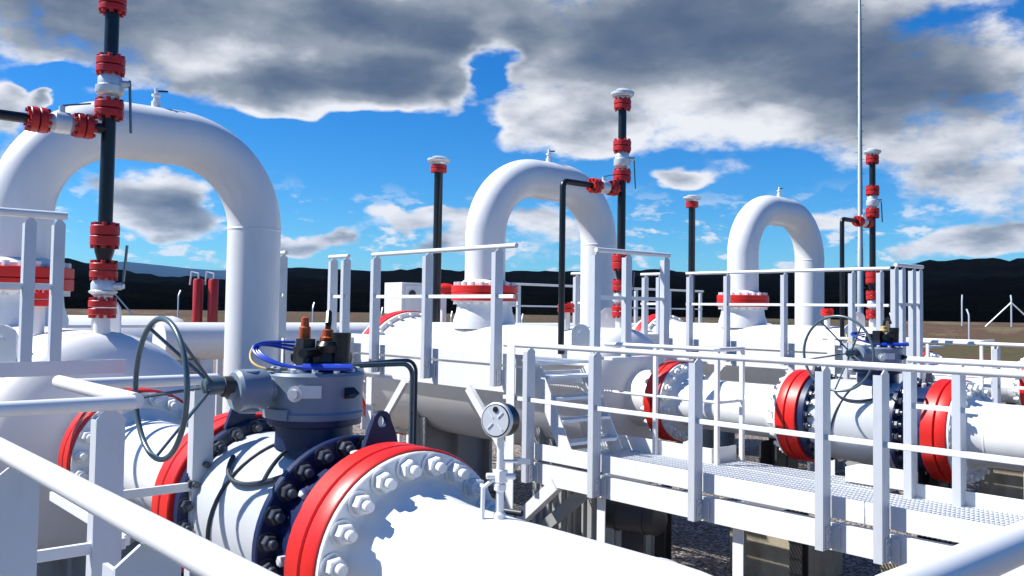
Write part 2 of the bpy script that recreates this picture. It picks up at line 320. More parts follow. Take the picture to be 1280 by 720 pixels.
# ------------------------------------------------------------------ line equipment (pipe axis along X at height AX)
AX = 1.65; RF = .45; RP = .27
XU = (1, 0, 0)
def valve(ox, oy, L):
    def P(x, y, z): return (ox+x, oy+y, AX+z)
    t = thing('ball_valve', L['valve'], 'valve', (ox-.71, oy, AX-.45), 'big ball valves of the pipelines')
    bp = [(-1.225, .35), (-1.215, .372), (-1.10, .380), (-.9, .388), (-.75, .391), (-.58, .387), (-.48, .378), (-.405, .37), (-.395, .35)]
    vb = M().lathe(bp, P(0,0,0), XU, 64).build('valve_body', 'body', t)
    M().prism([(-.06,-.045),(.06,-.045),(.06,.045),(-.06,.045)], P(-.57, -.158, .360), (1,0,-.03), (0,.915,.40), .004).build('name_plate', 'label', vb)
    M().lathe([(-.405, .37), (-.40, .44), (-.395, .447), (-.362, .447), (-.356, .441), (-.355, .368), (-.30, .365), (-.17, .395), (-.115, .412)], P(0,0,0), XU, 64).build('end_adapter', 'navy', t)
    M().lathe([(-1.306, .40), (-1.30, .425), (-1.235, .43), (-1.225, .42), (-1.222, .37)], P(0,0,0), XU, 64).build('end_adapter', 'navy', t)
    for sgn, x0, xa in ((1, 0., -.405), (-1, -1.42, -1.222)):
        q = M(); q.disc(P(x0,0,0), XU, -.115 if sgn > 0 else .006, -.006 if sgn > 0 else .115, RF, 64); q.build('end_flange', 'red', t)
        bolt_ring(t, ox+(-.356 if sgn > 0 else xa), oy, AX, .404 if sgn > 0 else .398, 24, 1, 'dbolt', .5, .86 if sgn > 0 else .74)
    for k in range(9):
        a = R(20+40*k); c_, s_ = math.cos(a), math.sin(a); M().lathe([(.37, .022), (.405, .022), (.41, .015)], P(-.24, 0, 0), (0, c_, s_), 6).build('plug', 'bolt', t)
    # neck, gear operator and its fittings
    M().lathe([(.36, .18), (.46, .175), (.47, .215), (.50, .215)], P(-.71,0,0), (0,0,1), 40).build('valve_neck', 'navy', t)
    gq = M().lathe([(.485, .10), (.485, .185), (.50, .222), (.525, .226), (.535, .218), (.60, .218), (.66, .222), (.695, .226), (.708, .218), (.71, .10)], P(-.71,0,0), (0,0,1), 56)
    gq.prism([(.235*math.cos(R(a)), .235*math.sin(R(a))) for a in range(-170, -59, 10)] + [(.15*math.cos(R(a)), .15*math.sin(R(a))) for a in range(-60, -171, -10)], P(-.71, 0, .525), (1,0,0), (0,1,0), .045)
    gear = gq.build('gear_operator', 'gear', t)
    M().lathe([(0, .035), (.012, .035), (.012, .022), (.03, .02)], P(-.575, -.172, .62), (.62, -.78, 0), 16).build('plug', 'bolt', gear)
    q = M(); q.prism([(0,-.025),(.05,0),(0,.025)], P(-.49, .05, .62), (1,0,0), (0,0,1), .05); q.build('pointer', 'black', gear)
    M().prism([(-.05,-.028),(.05,-.028),(.05,.028),(-.05,.028)], P(-.71+.222*math.cos(R(-35)), .222*math.sin(R(-35)), .63), (math.sin(R(35)), math.cos(R(35)), 0), (0,0,1), .008).build('name_plate', 'bolt', gear)
    rb = M()
    for k in range(12):
        a = k*math.pi/6; rb.lathe([(.71, .016), (.724, .016), (.728, .01)], P(-.71+.19*math.cos(a), .19*math.sin(a), 0), (0,0,1), 6)
    rb.build('cover_bolts', 'bolt', gear)
    # black limit switch box on top
    s = M(); s.lathe([(.711, .09), (.735, .11), (.75, .11), (.755, .085), (.80, .08), (.81, .055), (.85, .05)], P(-.66,.03,0), (0,0,1), 24)
    s.box(ox-.77, ox-.61, oy-.07, oy+.04, AX+.74, AX+.79); s.lathe([(-.13, .03), (.15, .03)], P(-.68, .0, .775), (.8, .6, 0), 14); s.lathe([(-.12, .022), (.12, .022)], P(-.62, -.05, .80), (.5, -.8, 0), 12)
    s.lathe([(-.05, .04), (-.04, .048), (.03, .048), (.04, .035)], P(-.74, -.05, .79), (0,0,1), 16); s.lathe([(-.06, .04), (.09, .045)], P(-.57, .05, .80), (0,0,1), 14); s.box(ox-.70, ox-.63, oy-.11, oy-.05, AX+.72, AX+.86); s.tube([P(-.66,.03,.90), P(-.65,.03,.95), P(-.60,.0,.98), P(-.57,-.02,.93)], .014, 8); s.lathe([(.80, .05), (.83, .055), (.85, .04)], P(-.60, .0, 0), (0,0,1), 14)
    sb = s.build('limit_switch', 'black', t)
    M().lathe([(.85, .03), (.87, .036), (.885, .036), (.89, .028), (.92, .026), (.925, .012)], P(-.66,.03,-.02), (0,0,1), 18).build('switch_indicator', 'orange' if L['near'] else 'yellow', sb)
    if L['near']: M().lathe([(.82, .018), (.85, .027), (.91, .027), (.915, .02), (.955, .018), (.96, .01)], P(-.73,-.05,0), (0,0,1), 16).build('switch_cap', 'orange', sb)
    # bevel gear, shaft, handwheel
    q = M(); q.lathe([(.19, .05), (.25, .05), (.255, .085), (.27, .092), (.385, .092), (.40, .08), (.40, .04), (.43, .035)], P(-.71,0,.635), (0,-1,.0), 32); q.lathe([(-.10, .04), (-.09, .05), (.085, .05), (.09, .04)], P(-.71,-.33,.635), (0,0,1), 20)
    q.build('bevel_gearbox', 'gear', t)
    q = M(); q.lathe([(.41, .045), (.45, .045), (.46, .03), (.53, .028)], P(-.71,0,.655), (0,-1,0), 18); q.build('input_shaft', 'steel', t)
    hw = M().torus(P(-.71,-.72,.66), (0,1,0), .295*L['wr'], .0118, 64, 12)
    for k in range(5):
        a = 2*math.pi*k/5+.85; hw.tube([P(-.71,-.49,.66), P(-.71+.295*L['wr']*math.cos(a), -.72, .66+.295*L['wr']*math.sin(a))], .0075, 8)
    hw.lathe([(.445, .034), (.45, .038), (.52, .038), (.535, .03), (.54, .012)], P(-.71,0,.66), (0,-1,0), 16); hw.build('handwheel', 'wheel', t)
    # lifting lugs with eye
    def lug(x, y, z, ux):
        o = P(x, y, z); ou = [(-.09,-.03),(.09,-.03),(.062,.05)] + [(.046*math.cos(R(a)), .085+.046*math.sin(R(a))) for a in range(0, 181, 30)] + [(-.062,.05)]
        inn = [(.023*math.cos(R(a)), .083+.026*math.sin(R(a))) for a in range(0, 360, 30)]
        m = M(); nvec = Vector(ux).cross(Vector((0,0,1))).normalized()*.013; U = Vector(ux).normalized()
        A = [Vector(o)+U*a+Vector((0,0,1))*c for a, c in ou]; B = [Vector(o)+U*a+Vector((0,0,1))*c for a, c in inn]
        nO, nI = len(ou), len(inn)
        # bridge outer and inner loops by nearest angle
        vs = [p-nvec for p in A]+[p-nvec for p in B]+[p+nvec for p in A]+[p+nvec for p in B]; fs = []
        cen = (0, .085); ang = lambda q: math.atan2(q[1]-cen[1], q[0]-cen[0])
        oi = sorted(range(nO), key=lambda i: ang(ou[i])); ii = sorted(range(nI), key=lambda i: ang(inn[i]))
        i = j = 0; T = nO+nI
        while i < nO or j < nI:
            a = ang(ou[oi[(i+1) % nO]]) + (2*math.pi if i+1 >= nO else 0); c = ang(inn[ii[(j+1) % nI]]) + (2*math.pi if j+1 >= nI else 0)
            if j >= nI or (i < nO and a <= c): tri = (oi[i % nO], oi[(i+1) % nO], nO+ii[j % nI]); i += 1
            else: tri = (oi[i % nO], nO+ii[(j+1) % nI], nO+ii[j % nI]); j += 1
            fs += [tri, tuple(x+T for x in tri[::-1])]
        fs += [(k, (k+1) % nO, (k+1) % nO+T, k+T) for k in range(nO)] + [(nO+k, nO+k+T, nO+(k+1) % nI+T, nO+(k+1) % nI) for k in range(nI)]
        m.add(vs, fs); m.build('lifting_lug', 'navy', t)
    lug(-1.27, -.10, .425, (0,1,0)); lug(-.275, .08, .43, (0,1,0))
    # cables strapped round the body
    def wrap(x0, x1, a0, a1, r=.394, n=18): return [Vector(P(x0+(x1-x0)*i/n, r*math.cos(R(a0+(a1-a0)*i/n)), r*math.sin(R(a0+(a1-a0)*i/n)))) for i in range(n+1)]
    c = M(); c.tube(wrap(-.78, -1.02, 95, 215), .009, 8); c.tube(wrap(-.72, -.6, 95, 140), .008, 8)
    c.tube(bezier([P(-1.0, -.26, .30), P(-.92, -.36, .22), P(-.75, -.38, .18), P(-.55, -.33, .24), P(-.36, -.22, .335)], 20), .0115, 8); c.build('cable', 'cable', t)
    cb = M()
    for k in range(3): cb.tube(bezier([P(-.62+.02*k, -.10, .735), P(-.72, -.25-.03*k, .72), P(-.86, -.30-.02*k, .86), P(-.93+.02*k, -.20, .84), P(-.80, -.06, .80+.02*k)], 18), .0065, 8)
    cb.tube([P(-.60, -.125, .735), P(-.42, .02, .74)], .016, 8); cb.build('blue_cable', 'blue', t)
    M().tube(bezier([P(-.9, -.22, .82), P(-.85, -.3, .74), P(-.76, -.25, .71), P(-.68, -.16, .722)], 14), .006, 8).build('cream_cable', 'yellow', t)
    return t
def weld_flange(t, x, oy, sgn, nb=20, hub=.20):
    """red rim, pale face and weld neck; sgn = side on which its pipe lies"""
    s = 1 if sgn > 0 else -1
    prof = [(.006, RF-.006), (.012, RF), (.094, RF), (.10, RF-.004)]
    if s < 0: prof = [(-a, r) for a, r in prof[::-1]]
    M().lathe(prof, (x, oy, AX), XU, 64).build('flange_rim', 'red', t)
    prof = [(.1005, RF-.012), (.122, RF-.012), (.126, RF-.016), (.127, .345), (.14, .325), (.22, .285), (.127+hub, RP+.001)]
    if s < 0: prof = [(-a, r) for a, r in prof[::-1]]
    M().lathe(prof, (x, oy, AX), XU, 64).build('flange', 'pipe', t)
    bolt_ring(t, x+.127*s, oy, AX, .385, nb, s, 'white')
def line(ox, oy, L, GX=-6.5, zc=3.70, KR=1., RX=-3.92):
    def P(x, y, z): return (ox+x, oy+y, z)
    valve(ox, oy, L)
    # outlet spool that dives into the ground
    t = thing('outlet_pipe', L['outlet'], 'pipe', (ox+2.6, oy, 0), 'outlet pipes beside the ball valves')
    weld_flange(t, ox, oy, 1)
    M().tube([P(.30,0,AX), P(.9,0,AX)] + arc(P(1.32,0,AX-1.05), (1,0,0), (0,0,1), 1.05, 90, 0, 20) + [P(2.37,0,.0), P(2.37,0,-.2)], RP, 56).build('pipe', 'pipe', t)
    for x in (.33, 1.30): M().lathe([(x-.012, RP), (x-.005, RP+.0035), (x+.005, RP+.0035), (x+.012, RP)], (ox, oy, AX), XU, 56, False).build('weld_seam', 'pipe', t)
    # spool between valve and vessel
    t = thing('connecting_spool', L['spool'], 'pipe', (ox-2.2, oy, AX-RP), 'pipe spools between valve and vessel')
    weld_flange(t, ox-1.42, oy, -1); 
    M().lathe([(-2.95, RP), (-1.72, RP)], (ox, oy, AX), XU, 56).build('pipe', 'pipe', t)
    q = M(); q.disc((ox-3.07, oy, AX), XU, .006, .10, RF, 56); q.build('flange_rim', 'red', t)
    q = M(); q.lathe([(.1005, RF-.02), (.12, RF-.02), (.13, .33), (.2, RP+.003)], (ox-3.07, oy, AX), XU, 56); q.build('flange', 'pipe', t)
    bolt_ring(t, ox-2.948, oy, AX, .385, 20, 1, 'white')
    # separator vessel
    RV = .80; t = thing('separator_vessel', L['vessel'], 'vessel', (ox-6, oy, 0), 'horizontal separator vessels')
    prof = [(-8.3, RV)] + [(-3.86, RV)] + [(-3.86+.34*math.sin(R(a)), RV*math.cos(R(a))) for a in range(8, 81, 8)] + [(-3.52, .05)]
    sh = M().lathe(prof, (ox, oy, AX), XU, 72).build('shell', 'shell', t)
    for x in (-3.86, -5.4, -7.3): M().lathe([(x-.012, RV), (x-.006, RV+.004), (x+.006, RV+.004), (x+.012, RV)], (ox, oy, AX), XU, 72, False).build('weld_seam', 'shell', sh)
    q = M(); q.lathe([(-3.62, .34), (-3.5, .33), (-3.4, .31), (-3.25, .30), (-3.17, .36)], (ox, oy, AX), XU, 56); q.build('nozzle', 'pipe', t)
    q = M(); q.disc((ox-3.07, oy, AX), XU, -.10, -.006, RF, 56); q.build('nozzle_flange', 'red', t)
    bolt_ring(t, ox-3.17, oy, AX, .395, 16, -1, 'white')
    q = M(); q.disc((ox, oy, AX), XU, -8.50, -8.385, .965, 72); q.disc((ox, oy, AX), XU, -8.375, -8.262, .965, 72); q.build('closure_flange', 'red', t)
    q = M(); q.disc((ox, oy, AX), XU, -8.26, -8.20, .945, 72); q.lathe([(-8.21, .89), (-8.0, RV+.002)], (ox, oy, AX), XU, 72); q.bolts((ox-8.2, oy, AX), XU, .905, 28, .03, .05); q.build('body_flange', 'shell', t)
    q = M(); q.lathe([(-9.0, .1), (-8.95, .5), (-8.8, .8), (-8.6, .93), (-8.505, .94)], (ox, oy, AX), XU, 64); q.build('closure_door', 'shell', t)
    for x in (-4.6, -7.2):
        q = M(); q.prism([(-.75, 0), (.75, 0), (.75, .55)] + [(.803*math.sin(R(a)), AX-.803*math.cos(R(a))) for a in range(60, -61, -10)] + [(-.75, .55)], P(x,0,0), (0,1,0), (0,0,1), .06)
        for y in (-.6, 0, .6): q.box(ox+x-.16, ox+x+.16, oy+y-.015, oy+y+.015, .03, AX-math.sqrt(.64-y*y)-.01 if abs(y) < .7 else .6)
        q.box(ox+x-.2, ox+x+.2, oy-.8, oy+.8, .0, .03); q.build('saddle', 'support', t)
    for x, y in ((-3.98, -.62), (-4.25, .15)):
        q = M(); q.prism([(-.11, -.20), (.11, -.20), (.11, .02)] + [(.11*math.cos(R(a)), .06+.11*math.sin(R(a))) for a in range(0, 181, 20)] + [(-.11, .02)], P(x, y, AX+.88 if abs(y) < .3 else AX+.68), (.66,.75,0), (0,0,1), .03)
        q.lathe([(-.03, .028), (.03, .028)], P(x, y, (AX+.88 if abs(y) < .3 else AX+.68)+.06), (.75,-.66,0), 12); q.build('trunnion_lug', 'shell', t)
    q = M(); q.lathe([(.76, .05), (.98, .05)], P(-4.6, -.25, AX), (0,0,1), 20); q.build('instrument_nozzle', 'shell', t)
    q = M(); q.disc(P(-4.6, -.25, AX), (0,0,1), .98, 1.03, .105, 24); q.disc(P(-4.6, -.25, AX), (0,0,1), 1.035, 1.085, .105, 24); q.bolts(P(-4.6,-.25,AX), (0,0,1), .08, 8, .014, .02, 1.085); q.build('blind_flange', 'red', t)
    # gooseneck
    LP_ = 2.35; RG = .288; z0 = 2.99; RB = .915
    t = thing('gooseneck_pipe', L['goose'], 'pipe', P(GX, 0, 2.4), 'tall white gooseneck pipes')
    pth = [P(GX,0,z0), P(GX,0,zc)] + arc(P(GX, RB, zc), (0,-1,0), (0,0,1), RB, 0, 90, 20)[1:] + arc(P(GX, LP_-RB, zc), (0,1,0), (0,0,1), RB, 90, 0, 20) + [P(GX,LP_,2.0), P(GX,LP_,-.2)]
    gp_ = M().tube(pth, RG, 56).build('pipe', 'pipe', t)
    q = M()
    q.lathe([(-.014, RG), (-.005, RG+.005), (.005, RG+.005), (.014, RG)], P(GX, LP_, zc), (0,0,1), 56, False); q.build('weld_seam', 'pipe', gp_)
    q = M(); q.lathe([(2.38, .44), (2.50, .44), (2.62, .40), (2.72, .39), (2.745, .44), (2.77, .45)], P(GX,0,0), (0,0,1), 48); q.build('vessel_nozzle', 'pipe', t)
    q = M(); q.disc(P(GX,0,0), (0,0,1), 2.772, 2.88, .475, 64); q.disc(P(GX,0,0), (0,0,1), 2.886, 2.985, .475, 64); q.build('flange', 'red', t)
    q = M(); q.bolts(P(GX,0,2.985), (0,0,1), .415, 20, .034, .05); q.bolts(P(GX,0,2.72), (0,0,1), .415, 20, .034, .052); q.lathe([(2.986, .36), (3.02, .355), (3.07, RG+.002)], P(GX,0,0), (0,0,1), 48); q.build('flange_bolts', 'white', t)
    tz = zc+RB+RG
    q = M(); q.lathe([(-.02, .045), (.06, .045), (.065, .03), (.11, .028), (.115, .045), (.135, .045), (.14, .018), (.20, .018)], P(GX, LP_/2+.05, tz), (0,0,1), 16); vp = q.build('top_vent', 'pipe', t)
    M().beam(P(GX, LP_/2+.05, tz+.17), P(GX, LP_/2+.17, tz+.185), .014, .018).build('vent_handle', 'steel', vp)
    # vent riser
    vx, vy = RX, 0.
    ZM = lambda z: 2.4+(z-2.4)*KR
    t = thing('vent_riser', L['riser'], 'vent riser', P(vx, vy, 2.4), 'black vent risers with red flanges')
    Z = (0,0,1); o = P(vx, vy, 0)
    M().lathe([(2.40, .058), (ZM(2.595), .058)], o, Z, 24).build('base_nozzle', 'pipe', t)
    def fl(z0, z1, r=.105, nb=8):
        r *= .92 if L['near'] else 1.
        z0, z1 = ZM(z0), ZM(z1); mid = (z0+z1)/2; q = M(); q.disc(o, Z, z0, mid-.004, r, 28, .005); q.disc(o, Z, mid+.004, z1, r, 28, .005); q.bolts(o, Z, r*.80, nb, .017, .022, z1); q.bolts(o, Z, r*.80, nb, .017, .022, z0-.022); q.build('flange_pair', 'rred', t)
    def ballv(z0, z1, lev):
        z0, z1 = ZM(z0), ZM(z1); q = M(); q.lathe([(z0, .06), (z0+.03, .065), (z0+.05, .095), (z0+.06, .10), (z1-.10, .10), (z1-.09, .085), (z1-.04, .085), (z1, .06)], o, Z, 32)
        q.lathe([(0, .03), (.13, .028), (.135, .02), (.15, .02)], P(vx, vy, (z0+z1)/2+.02), (.66,.75,0), 14); v = q.build('small_valve', 'silver', t)
        d = Vector((.66,.75,0)); p = Vector(P(vx, vy, (z0+z1)/2+.02)) + d*.145
        q = M(); q.beam(p+Vector((0,0,.03)), p+d*.02+Vector((0,0,lev)), .012, .022, d); q.build('lever', 'wheel', v)
    fl(2.595, 2.715); ballv(2.72, 2.90, .30); fl(2.905, 3.02)
    M().lathe([(ZM(3.02), .05), (ZM(3.05), .05), (ZM(3.12), .068), (ZM(3.17), .068)], o, Z, 24).build('reducer', 'black', t)
    fl(3.165, 3.33, .11)
    M().lathe([(ZM(3.32), .05), (ZM(4.25), .05)], o, Z, 24).build('riser_pipe', 'black', t)
    fl(4.235, 4.36, .11); ballv(4.365, 4.60, -.36); fl(4.60, 4.725, .11)
    M().lathe([(ZM(4.72), .05), (ZM(5.125), .05)], o, Z, 24).build('upper_pipe', 'black', t)
    fl(5.12, 5.225, .105)
    q = M(); q.lathe([(z-5.23+ZM(5.23), r) for z, r in ((5.23, .075), (5.26, .085), (5.265, .12), (5.29, .14), (5.32, .14), (5.335, .10), (5.36, .07), (5.365, .02))], o, Z, 32); q.build('vent_cap', 'silver', t)
    # side branch with small valve, elbow and drain
    Y = (0,-1,0); o2 = P(vx, vy, ZM(4.13))
    M().lathe([(.03, .04), (.13, .036)], o2, Y, 20).build('branch_stub', 'black', t)
    def flh(a, c, r=.09):
        mid = (a+c)/2; q = M(); q.disc(o2, Y, a, mid-.004, r, 26, .005); q.disc(o2, Y, mid+.004, c, r, 26, .005); q.bolts(o2, Y, r*.8, 8, .015, .02, c); q.bolts(o2, Y, r*.8, 8, .015, .02, a-.02); q.build('flange_pair', 'rred', t)
    flh(.12, .225)
    q = M(); q.lathe([(.225, .05), (.25, .055), (.27, .078), (.37, .078), (.39, .06), (.42, .05)], o2, Y, 28); q.lathe([(0, .024), (.12, .022)], P(vx, vy-.32, ZM(4.13)), Z, 12); v = q.build('branch_valve', 'silver', t)
    M().beam(P(vx, vy-.32, ZM(4.13)+.125), P(vx, vy-.13, ZM(4.13)+.17), .02, .01).build('lever', 'wheel', v)
    flh(.42, .53)
    dn = [P(vx, vy-.53, ZM(4.13)), P(vx, vy-.93, ZM(4.13))] + arc(P(vx, vy-.93, ZM(4.13)-.07), (0,-1,0), (0,0,1), .07, 90, 0, 8) + [P(vx, vy-1.0, 3.6), P(vx, vy-1.0, 2.16)]
    M().tube(dn, .036, 18).build('drain_pipe', 'black', t)
    # plain vent stack near the far end
    if not L['near']:
        t = thing('vent_stack', L['stack'], 'vent stack', P(-7.65, 0, 2.4), 'plain black vent stacks')
        o = P(-7.65, 0, 0)
        M().lathe([(2.42, .066), (4.74, .066)], o, Z, 24).build('stack_pipe', 'black', t)
        q = M(); q.disc(o, Z, 4.73, 4.785, .125, 28); q.disc(o, Z, 4.79, 4.845, .125, 28); q.build('flange_pair', 'rred', t)
        q = M(); q.lathe([(4.85, .10), (4.88, .11), (4.885, .15), (4.91, .175), (4.94, .175), (4.955, .12), (4.975, .09), (4.98, .02)], o, Z, 30); q.build('vent_cap', 'silver', t)
    # concrete plinth and steel rest under the spool, and under the valve
    for x, hgt, lab in ((-1.75, .52, 'plinth'), (-.15, .5, 'plinth2')):
        t = thing('pipe_support', L[lab], 'pipe support', P(x, 0, 0), 'concrete pipe supports')
        M().box(ox+x-.40, ox+x+.40, oy-.28, oy+.55, 0, hgt).build('plinth', 'concrete', t, .015)
        q = M(); q.box(ox+x-.11, ox+x+.11, oy-.012, oy+.012, hgt+.02, AX-RP+.0); q.box(ox+x-.10, ox+x-.08, oy-.20, oy+.20, hgt+.02, AX-RP-.02); q.box(ox+x+.08, ox+x+.10, oy-.2, oy+.2, hgt+.02, AX-RP-.02); q.box(ox+x-.2, ox+x+.2, oy-.24, oy+.24, hgt, hgt+.02)
        q.build('steel_rest', 'steel', t)

MID = dict(near=False, wr=1.12,
 valve='light grey ball valve with grey handwheel behind the lower walkway of the middle line', outlet='white pipe at the right edge leaving the red flange behind the lower walkway',
 spool='white pipe between the grey valve and the red ring beside the stair', vessel='large white vessel in the shade beside the raised walkway, carrying the middle gooseneck',
 goose='middle white gooseneck pipe, between the two taller black stacks', riser='black vent riser with red flanges and bent drain standing in front of the middle gooseneck',
 stack='slim black stack with silver cap just left of the middle gooseneck', plinth='beige concrete support seen below the lower walkway', plinth2='concrete support under the valve behind the lower walkway posts')
NEAR = dict(near=True, wr=.98,
 valve='nearest light grey ball valve with dark blue ends, big handwheel and blue cables', outlet='white pipe in the foreground carrying the round pressure gauge',
 spool='short white pipe left of the nearest valve, seen through the left railings', vessel='large white vessel at left edge behind the nearest valve',
 goose='largest white gooseneck pipe, at the left edge', riser='tall black vent riser with red flanges in front of the largest gooseneck',
 plinth='concrete support under the short pipe behind the left railings', plinth2='concrete support under the nearest ball valve')
FAR = dict(near=False, wr=1.1,
 valve='farthest grey ball valve, at the right edge behind the middle line', outlet='farthest white outlet pipe at the right, behind the middle valve',
 spool='white pipe of the farthest line seen above the middle valve', vessel='white vessel of the farthest line carrying the smallest gooseneck',
 goose='smallest white gooseneck pipe, at the right near the mast', riser='farthest black vent riser with red flanges, beside the tall thin mast',
 stack='slim black stack with silver cap just left of the smallest gooseneck', plinth='concrete support of the farthest line', plinth2='concrete support under the farthest ball valve')
line(0., 0., MID); line(.33, -6.07, NEAR, -6.38, 3.50, .89, -3.86); line(0., 6.25, FAR, -6.46, 3.75, 1.03)

# ------------------------------------------------------------------ walkways, railings, stairs
def post(t, x, y, zb, zt, w=.108, cleat=True, flip=1):
    q = M(); q.prism([(-w/2, zb), (w/2, zb), (w/2, zt-.055), (0, zt-.012), (-w/2, zt-.055)], (x, y, 0), (0,1,0), (0,0,1), .009)
    q.box(x-.0045, x-.0045-.055, y-w/2-.0002, y-w/2+.0085, zb, zt-.06)
    p = q.build('post', 'post', t)
    if cleat:
        c = M(); c.box(x+.005, x+.013, y+w/2-.075, y+w/2-.004, zb+.01, zb+.17); c.box(x+.013, x+.075, y+w/2-.014, y+w/2-.004, zb+.01, zb+.17)
        for z in (zb+.045, zb+.13): c.lathe([(0, .014), (.012, .014)], (x+.013, y+w/2-.045, z), (1,0,0), 6)
        c.build('cleat', 'galv', p)
def rail_x(lab, grp, y, x0, x1, xs, ztop, mids, zb, r=.026, mat='white'):
    t = thing('guard_rail', lab, 'railing', ((x0+x1)/2, y, zb), grp)
    M().tube([(x0, y, ztop), (x1, y, ztop)], r, 18).build('top_rail', mat, t)
    for z in mids: M().box(x0+.01, x1-.01, y-.026, y-.005 if False else y+.0, z-.02, z+.02).build('mid_rail', 'white', t, .003)
    for x in xs: post(t, x, y, zb, ztop)
    return t
def rail_y(lab, grp, x, y0, y1, ys, ztop, mids, zb, r=.026, w=.10):
    t = thing('guard_rail', lab, 'railing', (x, (y0+y1)/2, zb), grp)
    M().tube([(x, y0, ztop), (x, y1, ztop)], r, 18).build('top_rail', 'white', t)
    for z in mids: M().box(x-.03, x-.006, y0+.01, y1-.01, z-.02, z+.02).build('mid_rail', 'white', t, .003)
    for y in ys: post(t, x, y, zb, ztop, w, False)
    return t
def grating(q, x0, x1, y0, y1, z, pitch=.034):
    n = int((x1-x0)/pitch)
    for i in range(n+1):
        x = x0+(x1-x0)*i/n; q.box(x-.0022, x+.0022, y0, y1, z-.03, z)
    k = max(1, int((y1-y0)/.085))
    for j in range(k+1):
        y = y0+.004+(y1-y0-.008)*j/k; q.box(x0, x1, y-.0028, y+.0028, z-.012, z-.0012)
def channel_x(q, x0, x1, y, z0, z1, s=1):
    """C section with its web on the outer face; s=+1 flanges towards +Y"""
    ya, yb = (y, y+.012*s); yc = y+.07*s
    q.box(x0, x1, ya, yb, z0, z1); q.box(x0, x1, yb, yc, z1-.012, z1-.0005); q.box(x0, x1, yb, yc, z0+.0005, z0+.012)
def platform(oy, tag_mid, lab, glab, ux=-3.46, ex=-3.25, eys=(-1.12, -.62, .04), posts=(-6.05, -4.96, -3.73)):
    # lower walkway
    d = 1.20; yf = oy-2.035; yb = oy-.90
    t = thing('walkway', lab['low'], 'walkway', (0, oy-1.5, 0), 'steel walkways of the pipelines')
    q = M(); grating(q, -3.30, 3.0, yf+.012, yb-.012, d); grating(q, -1.9, -.25, yb+.014, oy-.50, d-.003); q.build('deck_grating', 'grate', t)
    q = M(); channel_x(q, -3.42, 3.1, yf, .945, 1.142); q.build('stringer', 'white', t)
    q = M(); channel_x(q, -3.42, 3.1, yb, .955, 1.158, -1); q.build('stringer', 'white', t)
    M().box(-3.42, .215, yf-.002, yf+.006, 1.178, 1.335).build('toe_plate', 'white', t, .002); M().box(.222, 3.1, yf-.002, yf+.006, 1.178, 1.335).build('toe_plate', 'white', t, .002)
    for bx in ((-3.42, -1.92, yb-.004, yb+.004, 1.19, 1.34), (-1.925, -1.917, yb+.006, oy-.50, 1.19, 1.34), (.02, 3.1, yb-.004, yb+.004, 1.19, 1.31)): M().box(*bx).build('toe_plate', 'white', t, .002)
    for x in (-2.4, -.9, .9, 2.6):
        q = M(); q.box(x-.05, x+.05, yf+.09, yf+.10, 0, .955); q.box(x-.05, x-.04, yf+.10, yf+.17, 0, .955); q.box(x-.09, x+.09, yf+.02, yf+.2, 0, .012); q.build('leg', 'white', t)
        q = M(); q.box(x-.06, x+.06, yb-.19, yb-.178, 0, .93); q.box(x-.06, x+.06, yb-.092, yb-.08, 0, .93); q.box(x-.006, x+.006, yb-.178, yb-.092, 0, .93); q.build('leg', 'steel', t)
        q = M(); q.beam((x, yf+.075, 1.06), (x, yb-.075, 1.06), .06, .14, (1,0,0)); q.build('cross_beam', 'white', t)
        
    q = M(); q.beam((-3.44, yf+.03, .55), (-2.92, yf+.03, .975), .10, .12, (0,1,0)); q.build('brace', 'white', t)
    q = M(); q.beam((-3.45, yf+.35, .40), (-2.75, yf+.35, .95), .06, .12, (0,1,0)); q.build('brace', 'support', t)
    M().box(-.62, -.10, oy-.76, oy-.50, 1.205, 1.335).build('step_block', 'white', t, .006)
    # raised walkway beside the vessel
    D = 2.12; xs1 = -3.36; xs0 = -8.6
    t = thing('raised_walkway', lab['up'], 'walkway', (-6, oy-1.5, 0), 'raised walkways beside the vessels')
    q = M(); grating(q, xs0, xs1-.02, yf+.012, oy-.98, D, .040); grating(q, -8.0, -6.66, oy-3.0, yf-.012, D-.002, .04); q.build('deck_grating', 'grate', t)
    q = M(); channel_x(q, xs0, xs1, yf, 1.80, 2.06); q.build('stringer', 'white', t)
    q = M(); channel_x(q, xs0, xs1, oy-.97, 1.86, 2.06, -1); q.build('stringer', 'white', t)
    q = M(); q.box(xs0, xs1, yf-.001, yf+.007, 2.085, 2.20); q.box(xs1-.004, xs1+.004, yf+.012, oy-1.93, 2.08, 2.26); q.box(xs0, xs1, oy-.972, oy-.964, 2.10, 2.26); q.build('toe_plate', 'white', t, .002)
    q = M(); q.box(-8.0, -6.66, oy-3.02, oy-3.008, 1.9, 2.27); q.box(-6.655, -6.645, oy-3.0, yf-.004, 1.9, 2.27); q.build('toe_plate', 'white', t, .002)
    for x in (-3.47, -6.1, -8.3):
        q = M(); q.box(x-.06, x+.06, yf-.115, yf-.105, 0, 2.30 if x > -4 else 1.8); q.box(x-.06, x-.05, yf-.105, yf-.012, 0, 2.30 if x > -4 else 1.8); q.box(x-.12, x+.12, yf-.18, yf+.04, 0, .015); q.build('column', 'white', t)
        q = M(); q.beam((x+.02, yf-.05, 1.05), (x-.75 if x > -4 else x+.7, yf-.05, 1.81), .05, .09, (0,1,0)); q.build('brace', 'white', t)
        q = M(); q.beam((x, yf+.075, 1.95), (x, oy-1.05, 1.95), .06, .14, (1,0,0)); q.build('cross_beam', 'white', t)
    M().box(xs1-.02, xs1+.16, oy-.93, oy+1.05, 2.125, 2.155).build('bridge_plate', 'white', t)
